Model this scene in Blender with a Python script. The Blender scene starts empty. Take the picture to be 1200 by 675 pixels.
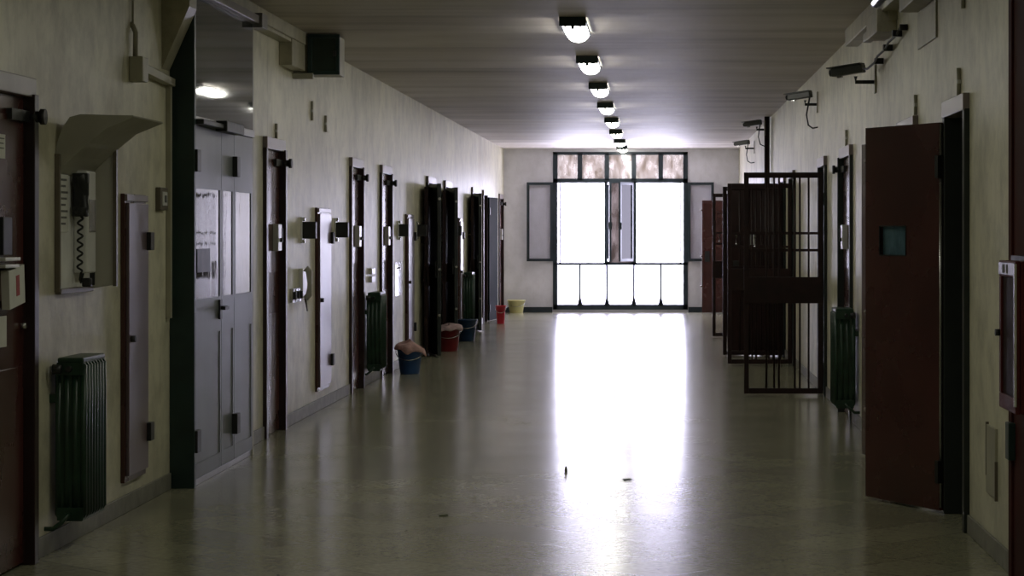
import bpy, bmesh, math, random
from mathutils import Vector, Matrix

random.seed(7)
S = bpy.context.scene
TUBE = 12.5      # watts of each unseen tube
COL = S.collection
XL, XR, H, YE, YB = -2.84, 1.564, 3.06, 43.9, -3.0      # corridor: left wall, right wall, ceiling, end wall, back wall
PI = math.pi

# ------------------------------------------------------------------ materials
def nodes(name):
    m = bpy.data.materials.new(name); m.use_nodes = True
    nt = m.node_tree
    return m, nt, nt.nodes['Principled BSDF']

def paint(name, col, rough=0.4, metal=0.0, var=0.15, scale=6.0, bump=0.0, coat=0.0, spec=0.5, stretch=(1, 1, 1)):
    """painted / moulded surface: colour mottled by noise, roughness varied a little"""
    m, nt, b = nodes(name)
    N, L = nt.nodes, nt.links
    tc = N.new('ShaderNodeTexCoord'); mp = N.new('ShaderNodeMapping'); mp.inputs['Scale'].default_value = stretch
    L.new(tc.outputs['Object'], mp.inputs['Vector'])
    nz = N.new('ShaderNodeTexNoise'); nz.inputs['Scale'].default_value = scale; nz.inputs['Detail'].default_value = 5
    L.new(mp.outputs['Vector'], nz.inputs['Vector'])
    cr = N.new('ShaderNodeValToRGB')
    lo = [max(0, c * (1 - var)) for c in col]; hi = [min(1, c * (1 + var)) for c in col]
    cr.color_ramp.elements[0].position = 0.3; cr.color_ramp.elements[0].color = (*lo, 1)
    cr.color_ramp.elements[1].position = 0.7; cr.color_ramp.elements[1].color = (*hi, 1)
    L.new(nz.outputs['Fac'], cr.inputs['Fac']); L.new(cr.outputs['Color'], b.inputs['Base Color'])
    mr = N.new('ShaderNodeMapRange'); mr.inputs['To Min'].default_value = rough * 0.8; mr.inputs['To Max'].default_value = min(1, rough * 1.2)
    L.new(nz.outputs['Fac'], mr.inputs['Value']); L.new(mr.outputs['Result'], b.inputs['Roughness'])
    b.inputs['Metallic'].default_value = metal
    b.inputs['Specular IOR Level'].default_value = spec
    b.inputs['Coat Weight'].default_value = coat
    if bump:
        bp = N.new('ShaderNodeBump'); bp.inputs['Strength'].default_value = bump; bp.inputs['Distance'].default_value = 0.02
        L.new(nz.outputs['Fac'], bp.inputs['Height']); L.new(bp.outputs['Normal'], b.inputs['Normal'])
    return m

def mix_color(nt, kind, fac, a, b_):
    n = nt.nodes.new('ShaderNodeMix'); n.data_type = 'RGBA'; n.blend_type = kind
    for sock, v in ((n.inputs[0], fac), (n.inputs[6], a), (n.inputs[7], b_)):
        if hasattr(v, 'links'): nt.links.new(v, sock)
        else: sock.default_value = v
    return n.outputs[2]

def noise(nt, vec, scale, detail=4, rough=0.55, stretch=None):
    if stretch:
        mp = nt.nodes.new('ShaderNodeMapping'); mp.inputs['Scale'].default_value = stretch
        nt.links.new(vec, mp.inputs['Vector']); vec = mp.outputs['Vector']
    n = nt.nodes.new('ShaderNodeTexNoise'); n.inputs['Scale'].default_value = scale
    n.inputs['Detail'].default_value = detail; n.inputs['Roughness'].default_value = rough
    nt.links.new(vec, n.inputs['Vector'])
    return n.outputs['Fac']

def ramp(nt, fac, stops):
    r = nt.nodes.new('ShaderNodeValToRGB'); e = r.color_ramp.elements
    while len(e) < len(stops): e.new(0.5)
    for i, (p, c) in enumerate(stops):
        e[i].position = p; e[i].color = (*c, 1) if len(c) == 3 else c
    nt.links.new(fac, r.inputs['Fac'])
    return r.outputs['Color']

def wall_material(name, base, stain=(0.30, 0.24, 0.13), rough=0.42, dirt=1.0):
    m, nt, b = nodes(name)
    tc = nt.nodes.new('ShaderNodeTexCoord'); v = tc.outputs['Object']
    c0 = ramp(nt, noise(nt, v, 0.8, 6), [(0.3, [x * 0.78 for x in base]), (0.7, [min(1, x * 1.10) for x in base])])
    streak = ramp(nt, noise(nt, v, 1.0, 5, 0.6, (2.6, 1.3, 0.30)), [(0.45, (0, 0, 0)), (0.75, (1, 1, 1))])
    c1 = mix_color(nt, 'MIX', 0.0, c0, (*[x * 0.6 for x in base], 1))
    mixn = c1.node; nt.links.new(mul(nt, streak, 0.28 * dirt), mixn.inputs[0])
    blot = ramp(nt, noise(nt, v, 0.55, 8, 0.62), [(0.56, (0, 0, 0)), (0.74, (1, 1, 1))])
    c2 = mix_color(nt, 'MIX', 0.0, c1, (*stain, 1))
    nt.links.new(mul(nt, blot, 0.60 * dirt), c2.node.inputs[0])
    fine = ramp(nt, noise(nt, v, 5.5, 8, 0.7, (1, 0.8, 0.75)), [(0.36, (0.70, 0.70, 0.68)), (0.58, (1.06, 1.06, 1.06))])
    c2 = mix_color(nt, 'MULTIPLY', 0.85 * dirt, c2, fine)
    runs = ramp(nt, noise(nt, v, 1.0, 3, 0.5, (9, 9, 0.5)), [(0.66, (1, 1, 1)), (0.80, (0.45, 0.42, 0.36))])
    c2 = mix_color(nt, 'MULTIPLY', 0.5 * dirt, c2, runs)
    # base colour darkened towards the floor
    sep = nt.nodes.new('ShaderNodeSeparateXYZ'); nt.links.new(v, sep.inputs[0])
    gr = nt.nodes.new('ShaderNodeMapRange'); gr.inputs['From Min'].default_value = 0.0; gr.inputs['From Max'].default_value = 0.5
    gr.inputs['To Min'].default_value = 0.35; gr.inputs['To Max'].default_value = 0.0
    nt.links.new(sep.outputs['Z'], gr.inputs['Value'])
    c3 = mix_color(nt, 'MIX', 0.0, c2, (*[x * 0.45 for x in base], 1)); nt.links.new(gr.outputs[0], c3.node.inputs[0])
    nt.links.new(c3, b.inputs['Base Color'])
    b.inputs['Roughness'].default_value = rough
    bp = nt.nodes.new('ShaderNodeBump'); bp.inputs['Strength'].default_value = 0.25; bp.inputs['Distance'].default_value = 0.01
    nt.links.new(noise(nt, v, 9, 6), bp.inputs['Height']); nt.links.new(bp.outputs['Normal'], b.inputs['Normal'])
    return m

def mul(nt, a, k):
    n = nt.nodes.new('ShaderNodeMath'); n.operation = 'MULTIPLY'
    nt.links.new(a, n.inputs[0]); n.inputs[1].default_value = k
    return n.outputs[0]

def floor_material():
    m, nt, b = nodes('floor_tiles')
    tc = nt.nodes.new('ShaderNodeTexCoord'); v = tc.outputs['Object']
    mp = nt.nodes.new('ShaderNodeMapping'); mp.inputs['Rotation'].default_value = (0, 0, math.radians(45))
    nt.links.new(v, mp.inputs['Vector'])
    br = nt.nodes.new('ShaderNodeTexBrick'); br.offset = 0.0
    br.inputs['Scale'].default_value = 1.0; br.inputs['Brick Width'].default_value = 0.4; br.inputs['Row Height'].default_value = 0.4
    br.inputs['Mortar Size'].default_value = 0.004; br.inputs['Mortar Smooth'].default_value = 0.2
    br.inputs['Color1'].default_value = (0.262, 0.256, 0.178, 1); br.inputs['Color2'].default_value = (0.330, 0.320, 0.226, 1)
    br.inputs['Mortar'].default_value = (0.11, 0.105, 0.085, 1)
    nt.links.new(mp.outputs['Vector'], br.inputs['Vector'])
    speck = ramp(nt, noise(nt, v, 30, 5), [(0.35, (0.82, 0.82, 0.82)), (0.65, (1.1, 1.1, 1.1))])
    c = mix_color(nt, 'MULTIPLY', 1.0, br.outputs['Color'], speck)
    worn = ramp(nt, noise(nt, v, 0.5, 6), [(0.35, (0.85, 0.85, 0.85)), (0.7, (1.08, 1.08, 1.08))])
    c = mix_color(nt, 'MULTIPLY', 1.0, c, worn)
    nt.links.new(c, b.inputs['Base Color'])
    mr = nt.nodes.new('ShaderNodeMapRange'); mr.inputs['To Min'].default_value = 0.15; mr.inputs['To Max'].default_value = 0.25
    nt.links.new(noise(nt, v, 1.3, 6), mr.inputs['Value']); nt.links.new(mr.outputs[0], b.inputs['Roughness'])
    b.inputs['Specular IOR Level'].default_value = 0.45
    # slightly uneven tiles, shallow joints
    hgt = mix_color(nt, 'MIX', 0.35, br.outputs['Fac'], noise(nt, v, 3.0, 3))
    bp = nt.nodes.new('ShaderNodeBump'); bp.inputs['Strength'].default_value = 0.12; bp.inputs['Distance'].default_value = 0.004; bp.invert = True
    nt.links.new(hgt, bp.inputs['Height']); nt.links.new(bp.outputs['Normal'], b.inputs['Normal'])
    return m

def ceiling_material():
    m, nt, b = nodes('ceiling_plaster')
    tc = nt.nodes.new('ShaderNodeTexCoord'); v = tc.outputs['Object']
    boards = noise(nt, v, 1.0, 5, 0.6, (0.22, 1.7, 1))
    c = ramp(nt, boards, [(0.30, (0.46, 0.42, 0.39)), (0.5, (0.76, 0.71, 0.68)), (0.70, (0.92, 0.88, 0.86))])
    bl = ramp(nt, noise(nt, v, 0.6, 6), [(0.4, (0.8, 0.78, 0.74)), (0.7, (1, 1, 1))])
    wide = ramp(nt, noise(nt, v, 1.0, 3, 0.5, (0.05, 0.55, 1)), [(0.38, (0.80, 0.78, 0.75)), (0.62, (1, 1, 1))])
    c = mix_color(nt, 'MULTIPLY', 1.0, c, wide)
    c = mix_color(nt, 'MULTIPLY', 1.0, c, bl)
    nt.links.new(c, b.inputs['Base Color']); b.inputs['Roughness'].default_value = 0.55
    bp = nt.nodes.new('ShaderNodeBump'); bp.inputs['Strength'].default_value = 0.35; bp.inputs['Distance'].default_value = 0.02
    nt.links.new(boards, bp.inputs['Height']); nt.links.new(bp.outputs['Normal'], b.inputs['Normal'])
    return m

def glass_material(name, tint=(1, 1, 1), haze=(0.6, 0.6, 0.62), amount=0.25, spots=0.0, scale=5.0, gloss=0.08):
    """pane: mostly see-through, some dusty white scatter (translucent), a little mirror"""
    m = bpy.data.materials.new(name); m.use_nodes = True
    nt = m.node_tree; N, L = nt.nodes, nt.links
    for n in list(N): N.remove(n)
    out = N.new('ShaderNodeOutputMaterial')
    tr = N.new('ShaderNodeBsdfTransparent'); tr.inputs['Color'].default_value = (*tint, 1)
    tl = N.new('ShaderNodeBsdfTranslucent'); df = N.new('ShaderNodeBsdfDiffuse'); gl = N.new('ShaderNodeBsdfGlossy')
    gl.inputs['Roughness'].default_value = 0.03
    for n in (tl, df): n.inputs['Color'].default_value = (*haze, 1)
    a = N.new('ShaderNodeMixShader'); a.inputs[0].default_value = 0.35
    L.new(tl.outputs[0], a.inputs[1]); L.new(df.outputs[0], a.inputs[2])
    mx = N.new('ShaderNodeMixShader'); mx.inputs[0].default_value = amount
    if spots:
        tc = N.new('ShaderNodeTexCoord')
        f = noise(nt, tc.outputs['Object'], scale, 6, 0.65, (1, 1, 0.5))
        mr = N.new('ShaderNodeMapRange'); mr.inputs['From Min'].default_value = 0.3; mr.inputs['From Max'].default_value = 0.7
        mr.inputs['To Min'].default_value = max(0, amount - spots); mr.inputs['To Max'].default_value = min(1, amount + spots)
        L.new(f, mr.inputs['Value']); L.new(mr.outputs[0], mx.inputs[0])
    L.new(tr.outputs[0], mx.inputs[1]); L.new(a.outputs[0], mx.inputs[2])
    fin = N.new('ShaderNodeMixShader'); fin.inputs[0].default_value = gloss
    L.new(mx.outputs[0], fin.inputs[1]); L.new(gl.outputs[0], fin.inputs[2])
    L.new(fin.outputs[0], out.inputs['Surface'])
    return m

def lamp_material(name, col, strength):
    m, nt, b = nodes(name)
    b.inputs['Base Color'].default_value = (0.8, 0.8, 0.8, 1)
    b.inputs['Emission Color'].default_value = (*col, 1); b.inputs['Emission Strength'].default_value = strength
    tc = nt.nodes.new('ShaderNodeTexCoord')
    c = ramp(nt, noise(nt, tc.outputs['Object'], 4), [(0.3, [x * 0.92 for x in col]), (0.7, col)])
    nt.links.new(c, b.inputs['Emission Color'])
    return m

M = {
    'wall': wall_material('wall_plaster', (0.70, 0.67, 0.52)),
    'end': wall_material('end_wall_plaster', (0.80, 0.80, 0.88), stain=(0.60, 0.58, 0.60), rough=0.6, dirt=0.3),
    'floor': floor_material(),
    'ceiling': ceiling_material(),
    'plinth': paint('plinth_stone', (0.19, 0.185, 0.16), 0.5, var=0.3, scale=9, bump=0.2),
    'maroon': paint('maroon_gloss_paint', (0.050, 0.014, 0.012), 0.28, var=0.35, scale=3, bump=0.03),
    'maroon_leaf': paint('maroon_leaf_paint', (0.052, 0.013, 0.011), 0.27, var=0.3, scale=2, bump=0.03),
    'dark_leaf': paint('black_green_leaf_paint', (0.014, 0.020, 0.020), 0.35, var=0.3, scale=3),
    'matte_leaf': paint('dull_black_leaf_paint', (0.012, 0.016, 0.018), 0.85, var=0.3, scale=3, spec=0.08),
    'head': paint('pinkish_grey_lintel_paint', (0.20, 0.165, 0.165), 0.32, var=0.25, scale=7),
    'plate': paint('mauve_panel_paint', (0.12, 0.085, 0.095), 0.30, var=0.2, scale=3),
    'jamb_red': paint('blackish_maroon_jamb_paint', (0.018, 0.006, 0.007), 0.35, var=0.35, scale=5),
    'black_jamb': paint('black_green_jamb_paint', (0.009, 0.014, 0.013), 0.45, var=0.3, scale=6),
    'black': paint('black_iron', (0.010, 0.011, 0.012), 0.45, var=0.3, scale=12),
    'green_jamb': paint('dark_green_gloss_paint', (0.008, 0.028, 0.026), 0.4, var=0.3, scale=4),
    'green_rad': paint('dark_green_radiator_paint', (0.010, 0.036, 0.020), 0.36, var=0.35, scale=9),
    'grey_gate': paint('pale_grey_gate_steel', (0.15, 0.165, 0.17), 0.40, metal=0.2, var=0.22, scale=2.5, bump=0.03, spec=0.25, stretch=(1, 1, 0.3)),
    'grey_rail': paint('grey_gate_rail_paint', (0.24, 0.235, 0.25), 0.32, metal=0.2, var=0.2, scale=5),
    'gate_glass': paint('gate_mirror_glass', (0.20, 0.20, 0.23), 0.04, metal=0.55, var=0.35, scale=3.0, bump=0.12, spec=0.6, stretch=(1, 1, 0.5)),
    'transom': paint('gate_transom_sheet', (0.11, 0.13, 0.145), 0.04, metal=0.4, var=0.2, scale=1.8, bump=0.02, spec=0.7),
    'steel': paint('bare_steel', (0.55, 0.55, 0.55), 0.25, metal=0.9, var=0.15, scale=14),
    'white_metal': paint('white_enamel', (0.62, 0.62, 0.60), 0.3, var=0.1, scale=8),
    'hood': glass_material('cream_translucent_hood', (0.9, 0.9, 0.85), (0.56, 0.55, 0.48), 0.9, 0.06, gloss=0.04),
    'hood_edge': paint('brown_hood_edge', (0.12, 0.10, 0.075), 0.4, var=0.2, scale=6),
    'hood_back': paint('pale_hood_back', (0.75, 0.75, 0.74), 0.3, var=0.15, scale=5),
    'paper': paint('white_paper', (0.62, 0.62, 0.58), 0.7, var=0.06, scale=10),
    'gloss_white': paint('glossy_white_card', (0.9, 0.9, 0.9), 0.22, var=0.03, scale=6, coat=1.0, spec=0.9),
    'ink': paint('printed_ink', (0.12, 0.12, 0.12), 0.7, var=0.2, scale=20),
    'red_print': paint('red_print', (0.30, 0.03, 0.03), 0.6, var=0.2, scale=20),
    'cream_box': paint('cream_painted_box', (0.36, 0.345, 0.27), 0.45, var=0.15, scale=6),
    'duct': wall_material('duct_plaster', (0.44, 0.415, 0.315)),
    'gate_red': paint('oxblood_gate_paint', (0.016, 0.005, 0.005), 0.45, var=0.35, scale=8, spec=0.3),
    'cell_shade': paint('cell_shade_tone', (0.055, 0.060, 0.055), 0.8, var=0.2, scale=2),  # dark tone stands in for the shade inside the cells
    'slate': paint('blue_black_window_paint', (0.018, 0.030, 0.042), 0.38, var=0.25, scale=6),
    'blue_b': paint('blue_bucket_plastic', (0.025, 0.085, 0.25), 0.4, var=0.15, scale=6),
    'teal_b': paint('dark_blue_bucket_plastic', (0.010, 0.040, 0.11), 0.4, var=0.15, scale=6),
    'red_b': paint('dark_red_bucket_plastic', (0.22, 0.014, 0.022), 0.4, var=0.15, scale=6),
    'bright_red_b': paint('bright_red_bucket_plastic', (0.55, 0.02, 0.045), 0.4, var=0.15, scale=6),
    'yellow_b': paint('pale_yellow_bucket_plastic', (0.78, 0.74, 0.34), 0.45, var=0.12, scale=6),
    'cloth_pink': paint('pink_rag_cloth', (0.50, 0.31, 0.29), 0.9, var=0.3, scale=14, bump=0.5),
    'cloth_pale': paint('pale_rag_cloth', (0.50, 0.36, 0.36), 0.9, var=0.3, scale=14, bump=0.5),
    'cam': paint('camera_housing_paint', (0.06, 0.065, 0.065), 0.35, var=0.2, scale=9),
    'monitor_face': paint('dark_green_cabinet_face', (0.018, 0.034, 0.026), 0.2, var=0.3, scale=5),
    'cab_red': paint('red_cabinet_paint', (0.085, 0.013, 0.012), 0.55, var=0.25, scale=5, spec=0.2),
    'slot_glass': glass_material('greenish_slot_pane', (0.55, 0.74, 0.84), (0.26, 0.42, 0.50), 0.55, 0.25, 9, gloss=0.06),
    'cab_glass': paint('dark_cabinet_pane', (0.020, 0.008, 0.008), 0.6, var=0.3, scale=6, spec=0.1),
    'maroon_matte': paint('dull_maroon_paint', (0.045, 0.010, 0.009), 0.7, var=0.3, scale=4, spec=0.12),
    'glass': glass_material('dusty_casement_glass', (0.98, 0.98, 1.0), (0.62, 0.62, 0.70), 0.02, 0.01, gloss=0.02),
    'low_glass': glass_material('milky_low_pane', (0.97, 0.98, 1.0), (0.9, 0.9, 0.92), 0.45, 0.1),
    'high_glass': glass_material('stained_transom_pane', (0.46, 0.45, 0.42), (0.19, 0.16, 0.125), 0.68, 0.36, 5.0),
    'dull_glass': glass_material('dull_grey_leaf_pane', (0.2, 0.2, 0.22), (0.018, 0.017, 0.021), 0.97, 0.02, gloss=0.03),
    'mid_glass': glass_material('stained_middle_pane', (0.34, 0.32, 0.30), (0.075, 0.060, 0.050), 0.76, 0.24, 4.0),
    'lens': lamp_material('fluorescent_lens', (1.0, 0.98, 0.88), 21.0),
    'glint_strip': lamp_material('glint_strip_glow', (1.0, 0.98, 0.95), 1.6),
    'litter': paint('grey_litter', (0.10, 0.11, 0.07), 0.8, var=0.3, scale=30),
}

# ------------------------------------------------------------------ mesh builder
class MB:
    def __init__(s, f=None):
        s.bm = bmesh.new(); s.f = f
    def _v(s, p):
        p = Vector(p)
        return s.bm.verts.new(s.f(p) if s.f else p)
    def poly(s, ring0, ring1, smooth=False):
        """prism between two rings of the same length, capped"""
        a = [s._v(p) for p in ring0]; b = [s._v(p) for p in ring1]; n = len(a)
        for i in range(n):
            fc = s.bm.faces.new((a[i], a[(i + 1) % n], b[(i + 1) % n], b[i])); fc.smooth = smooth
        s.bm.faces.new(a[::-1]); s.bm.faces.new(b)
        return s
    def box(s, x0, x1, y0, y1, z0, z1):
        return s.poly([(x0, y0, z0), (x1, y0, z0), (x1, y1, z0), (x0, y1, z0)], [(x0, y0, z1), (x1, y0, z1), (x1, y1, z1), (x0, y1, z1)])
    def obox(s, c, ax, ay, az):
        """oriented box: centre and three half-axis vectors"""
        c, ax, ay, az = map(Vector, (c, ax, ay, az))
        r = lambda k: [c + k * az + i * ax + j * ay for i, j in ((-1, -1), (1, -1), (1, 1), (-1, 1))]
        return s.poly(r(-1), r(1))
    def rings(s, rings, smooth=True, cap=True):
        vs = [[s._v(p) for p in r] for r in rings]; n = len(vs[0])
        for a, b in zip(vs, vs[1:]):
            for i in range(n):
                fc = s.bm.faces.new((a[i], a[(i + 1) % n], b[(i + 1) % n], b[i])); fc.smooth = smooth
        if cap:
            s.bm.faces.new(vs[0][::-1]); s.bm.faces.new(vs[-1])
        return s
    def cyl(s, p, q, r, r2=None, n=12):
        return s.tube([p, q], r, n, radii=[r, r if r2 is None else r2])
    def tube(s, pts, r, n=8, radii=None):
        pts = [Vector(p) for p in pts]; rs = radii or [r] * len(pts); out = []
        up = Vector((0.13, 0.21, 0.97)).normalized()
        for i, p in enumerate(pts):
            d = (pts[min(i + 1, len(pts) - 1)] - pts[max(i - 1, 0)]).normalized()
            a = d.cross(up)
            if a.length < 0.2: a = d.cross(Vector((1, 0, 0)))
            a.normalize(); b = d.cross(a)
            out.append([p + rs[i] * (math.cos(t) * a + math.sin(t) * b) for t in (2 * PI * k / n for k in range(n))])
        return s.rings(out)
    def lathe(s, c, prof, n=28):
        c = Vector(c)
        return s.rings([[c + Vector((r * math.cos(t), r * math.sin(t), z)) for t in (2 * PI * k / n for k in range(n))] for r, z in prof])
    def build(s, name, mat, parent=None, bevel=0.0, origin=None, seg=2):
        bmesh.ops.recalc_face_normals(s.bm, faces=s.bm.faces)
        o0 = Vector(origin) if origin is not None else Vector((0, 0, 0))
        if parent is not None and origin is None and parent.get('_world'): o0 = Vector(parent['_world'])
        if o0.length: bmesh.ops.translate(s.bm, vec=-o0, verts=s.bm.verts)
        me = bpy.data.meshes.new(name); s.bm.to_mesh(me); s.bm.free()
        me.materials.append(M[mat] if isinstance(mat, str) else mat)
        o = bpy.data.objects.new(name, me); COL.objects.link(o)
        if parent is not None: o.parent = parent
        elif origin is not None: o.location = o0
        if bevel:
            bv = o.modifiers.new('bevel', 'BEVEL'); bv.width = bevel; bv.segments = seg; bv.limit_method = 'ANGLE'
        if parent is not None: o['_world'] = tuple(o0)
        return o

def tag(o, label=None, cat=None, group=None, kind=None):
    for k, v in (('label', label), ('category', cat), ('group', group), ('kind', kind)):
        if v: o[k] = v
    return o

def thing(name, loc, label, cat, group=None, rotz=0.0, world=True, kind=None):
    """Empty at the base of a thing; with world=True its parts are given in world coordinates"""
    o = bpy.data.objects.new(name, None); COL.objects.link(o)
    o.location = loc; o.rotation_euler = (0, 0, rotz); o.empty_display_size = 0.1
    if world: o['_world'] = tuple(loc)
    return tag(o, label, cat, group, kind)

def copy_tree(o, parent=None):
    c = o.copy(); COL.objects.link(c); c.parent = parent
    for ch in list(o.children): copy_tree(ch, c)
    return c

def side_f(side, y0=0.0):
    """(u along the wall, v out of the wall, z) -> world"""
    if side == 'l': return lambda p: Vector((XL + p.x * 0 + p.y, y0 + p.x, p.z))
    return lambda p: Vector((XR - p.y, y0 + p.x, p.z))

# ------------------------------------------------------------------ the shell
DOORS = []      # (side, y0, y1) of every opening
def wall_with_holes(name, side, holes, mat):
    """long wall in the plane X = XL / XR, 0.3 m thick, with door openings down to the floor"""
    f = side_f(side); mb = MB(f); top = 2.12; T = -0.30
    ys = [YB] + [y for h in sorted(holes) for y in h] + [YE + 0.25]
    for i in range(0, len(ys), 2): mb.box(ys[i], ys[i + 1], T, 0, 0, top)
    mb.box(YB, YE + 0.25, T, 0, top, H)
    return tag(mb.build(name, mat), kind='structure')

L_DOORS = [('shut', 9.70, 10.58), ('shut', 17.04, 17.76), ('shut', 21.82, 22.52), ('shut', 24.22, 24.98), ('back', 29.12, 30.02),
           ('back', 31.52, 32.42), ('back', 36.22, 37.08), ('ahead', 38.52, 39.38), ('shut', 42.50, 43.28)]
R_DOORS = [('ahead', 11.74, 12.50), ('ahead', 14.02, 14.86), ('shut', 18.62, 19.55), ('gate', 21.42, 22.22), ('gate', 26.30, 27.10),
           ('gate', 28.20, 29.00), ('gate', 33.25, 34.05), ('square', 42.55, 43.42)]
wall_with_holes('wall_left', 'l', [(a, b) for _, a, b in L_DOORS], 'wall')
wall_with_holes('wall_right', 'r', [(a, b) for _, a, b in R_DOORS], 'wall')
tag(MB().box(XL - 1.6, XR + 1.6, YB - 0.25, YE + 0.25, -0.2, 0).build('floor', 'floor'), kind='structure')
tag(MB().box(XL - 1.6, XR + 1.6, YB - 0.25, YE + 0.25, H, H + 0.25).build('ceiling', 'ceiling'), kind='structure')
tag(MB().box(XL - 0.3, XR + 0.3, YB - 0.25, YB, 0, H).build('wall_back', 'wall'), kind='structure')
WX0, WX1, WZ0, WZ1 = -1.915, 0.606, 0.05, 3.0
mb = MB()
mb.box(XL, WX0, YE, YE + 0.25, 0, H).box(WX1, XR, YE, YE + 0.25, 0, H)
mb.box(WX0, WX1, YE, YE + 0.25, WZ1, H).box(WX0, WX1, YE, YE + 0.25, 0, WZ0)
tag(mb.build('wall_end', 'end'), kind='structure')
# the cells behind the openings, their gloom put into a dark colour: one shell per side
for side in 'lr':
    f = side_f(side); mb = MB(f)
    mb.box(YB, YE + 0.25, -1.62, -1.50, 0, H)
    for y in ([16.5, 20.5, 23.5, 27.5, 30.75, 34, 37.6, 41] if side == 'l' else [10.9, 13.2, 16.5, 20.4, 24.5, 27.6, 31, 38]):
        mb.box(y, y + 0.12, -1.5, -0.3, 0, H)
    tag(mb.build('wall_cells_left' if side == 'l' else 'wall_cells_right', 'cell_shade'), kind='structure')

def skirting(name, side, gaps):
    f = side_f(side); mb = MB(f)
    ys = [YB] + [y for g in sorted(gaps) for y in g] + [YE]
    for i in range(0, len(ys), 2): mb.box(ys[i], ys[i + 1], 0, 0.014, 0, 0.095)
    return tag(mb.build(name, 'plinth', bevel=0.004), kind='structure')
pad = 0.07
skirting('baseboard_left', 'l', [(a - pad, b + pad) for _, a, b in L_DOORS] + [(13.70, 15.86)])
skirting('baseboard_right', 'r', [(a - pad, b + pad) for _, a, b in R_DOORS] + [(8.0, 10.2)])
mb = MB(); mb.box(XL + 0.014, WX0 - 0.01, YE - 0.014, YE, 0, 0.10).box(WX1 + 0.01, XR - 0.014, YE - 0.014, YE, 0, 0.10)
tag(mb.build('baseboard_end', 'slate', bevel=0.004), kind='structure')

# ------------------------------------------------------------------ window at the end
win = thing('window_1', (-0.65, YE, 0), 'wide blue-black steel window wall with open casements at corridor end', 'window', kind='structure')
mb = MB(); Y0, Y1 = YE - 0.02, YE + 0.07
bx = [-1.915 + 0.5042 * k for k in range(6)]
zs = (WZ0, 0.90, 2.43, WZ1)
mb.box(WX0, WX0 + 0.085, Y0, Y1, WZ0, WZ1).box(WX1 - 0.085, WX1, Y0, Y1, WZ0, WZ1)
mb.box(WX0, WX1, Y0, Y1, WZ0, WZ0 + 0.095).box(WX0, WX1, Y0, Y1, WZ1 - 0.055, WZ1)
mb.box(WX0, WX1, Y0, Y1, 2.42, 2.50).box(WX0, WX1, Y0, Y1, 0.885, 0.93)
for k in range(1, 5):
    w = 0.042
    mb.box(bx[k] - w, bx[k] + w, Y0, Y1, 2.47, WZ1 - 0.03)
    mb.box(bx[k] - 0.018, bx[k] + 0.018, Y0, Y1, WZ0 + 0.06, 0.90)
    mb.poly([(bx[k] - 0.05, Y0, WZ0 + 0.09), (bx[k] + 0.05, Y0, WZ0 + 0.09), (bx[k] + 0.015, Y0, WZ0 + 0.22), (bx[k] - 0.015, Y0, WZ0 + 0.22)],
            [(bx[k] - 0.05, Y1, WZ0 + 0.09), (bx[k] + 0.05, Y1, WZ0 + 0.09), (bx[k] + 0.015, Y1, WZ0 + 0.22), (bx[k] - 0.015, Y1, WZ0 + 0.22)])
for k in (2, 3): mb.box(bx[k] - 0.045, bx[k] + 0.045, Y0, Y1, 0.90, 2.45)
mb.box(WX0 + 0.12, WX0 + 0.145, Y0, Y1, 0.9, 2.45).box(WX1 - 0.145, WX1 - 0.12, Y0, Y1, 0.9, 2.45)
mb.build('window_frame', 'slate', win)
for k in range(5):
    MB().box(bx[k] + 0.02, bx[k + 1] - 0.02, YE + 0.02, YE + 0.026, 2.48, WZ1 - 0.03).build('transom_pane', 'high_glass', win)['label'] = 'brown-stained upper pane'
    MB().box(bx[k] + 0.01, bx[k + 1] - 0.01, YE + 0.02, YE + 0.026, WZ0 + 0.08, 0.89).build('low_pane', 'low_glass', win)['label'] = 'milky white lower pane'
def casement(hx, ang, pane='glass'):
    """leaf hinged at x = hx; ang is its swing direction in the XY plane"""
    d = Vector((math.cos(ang), math.sin(ang), 0)); nrm = Vector((-d.y, d.x, 0)); w, z0, z1, t = 0.49, 0.955, 2.43, 0.02
    h = Vector((hx, YE - 0.035, 0))
    def bar(a0, a1, b0, b1, m, tt=t): m.obox(h + d * (a0 + a1) / 2 + Vector((0, 0, (b0 + b1) / 2)), d * (a1 - a0) / 2, nrm * tt / 1.0, Vector((0, 0, (b1 - b0) / 2)))
    m = MB()
    bar(0, 0.05, z0, z1, m); bar(w - 0.05, w, z0, z1, m); bar(0.05, w - 0.05, z0, z0 + 0.05, m); bar(0.05, w - 0.05, z1 - 0.05, z1, m)
    c = m.build('casement', 'slate', win)
    m = MB(); bar(0.045, w - 0.045, z0 + 0.045, z1 - 0.045, m, 0.003); m.build('pane', pane, c)
    m = MB(); bar(w - 0.035, w - 0.02, 1.55, 1.68, m, 0.035); m.build('handle', 'black', c)
casement(WX0 - 0.0, PI + 0.10)
casement(WX1 + 0.0, -0.10)
casement(bx[2] + 0.02, -1.46)
casement(bx[3] - 0.02, PI + 1.06, 'dull_glass')
MB().box(bx[2] + 0.04, bx[3] - 0.04, YE + 0.02, YE + 0.026, 0.92, 2.43).build('middle_pane', 'mid_glass', win)['label'] = 'stained middle pane'

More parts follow.
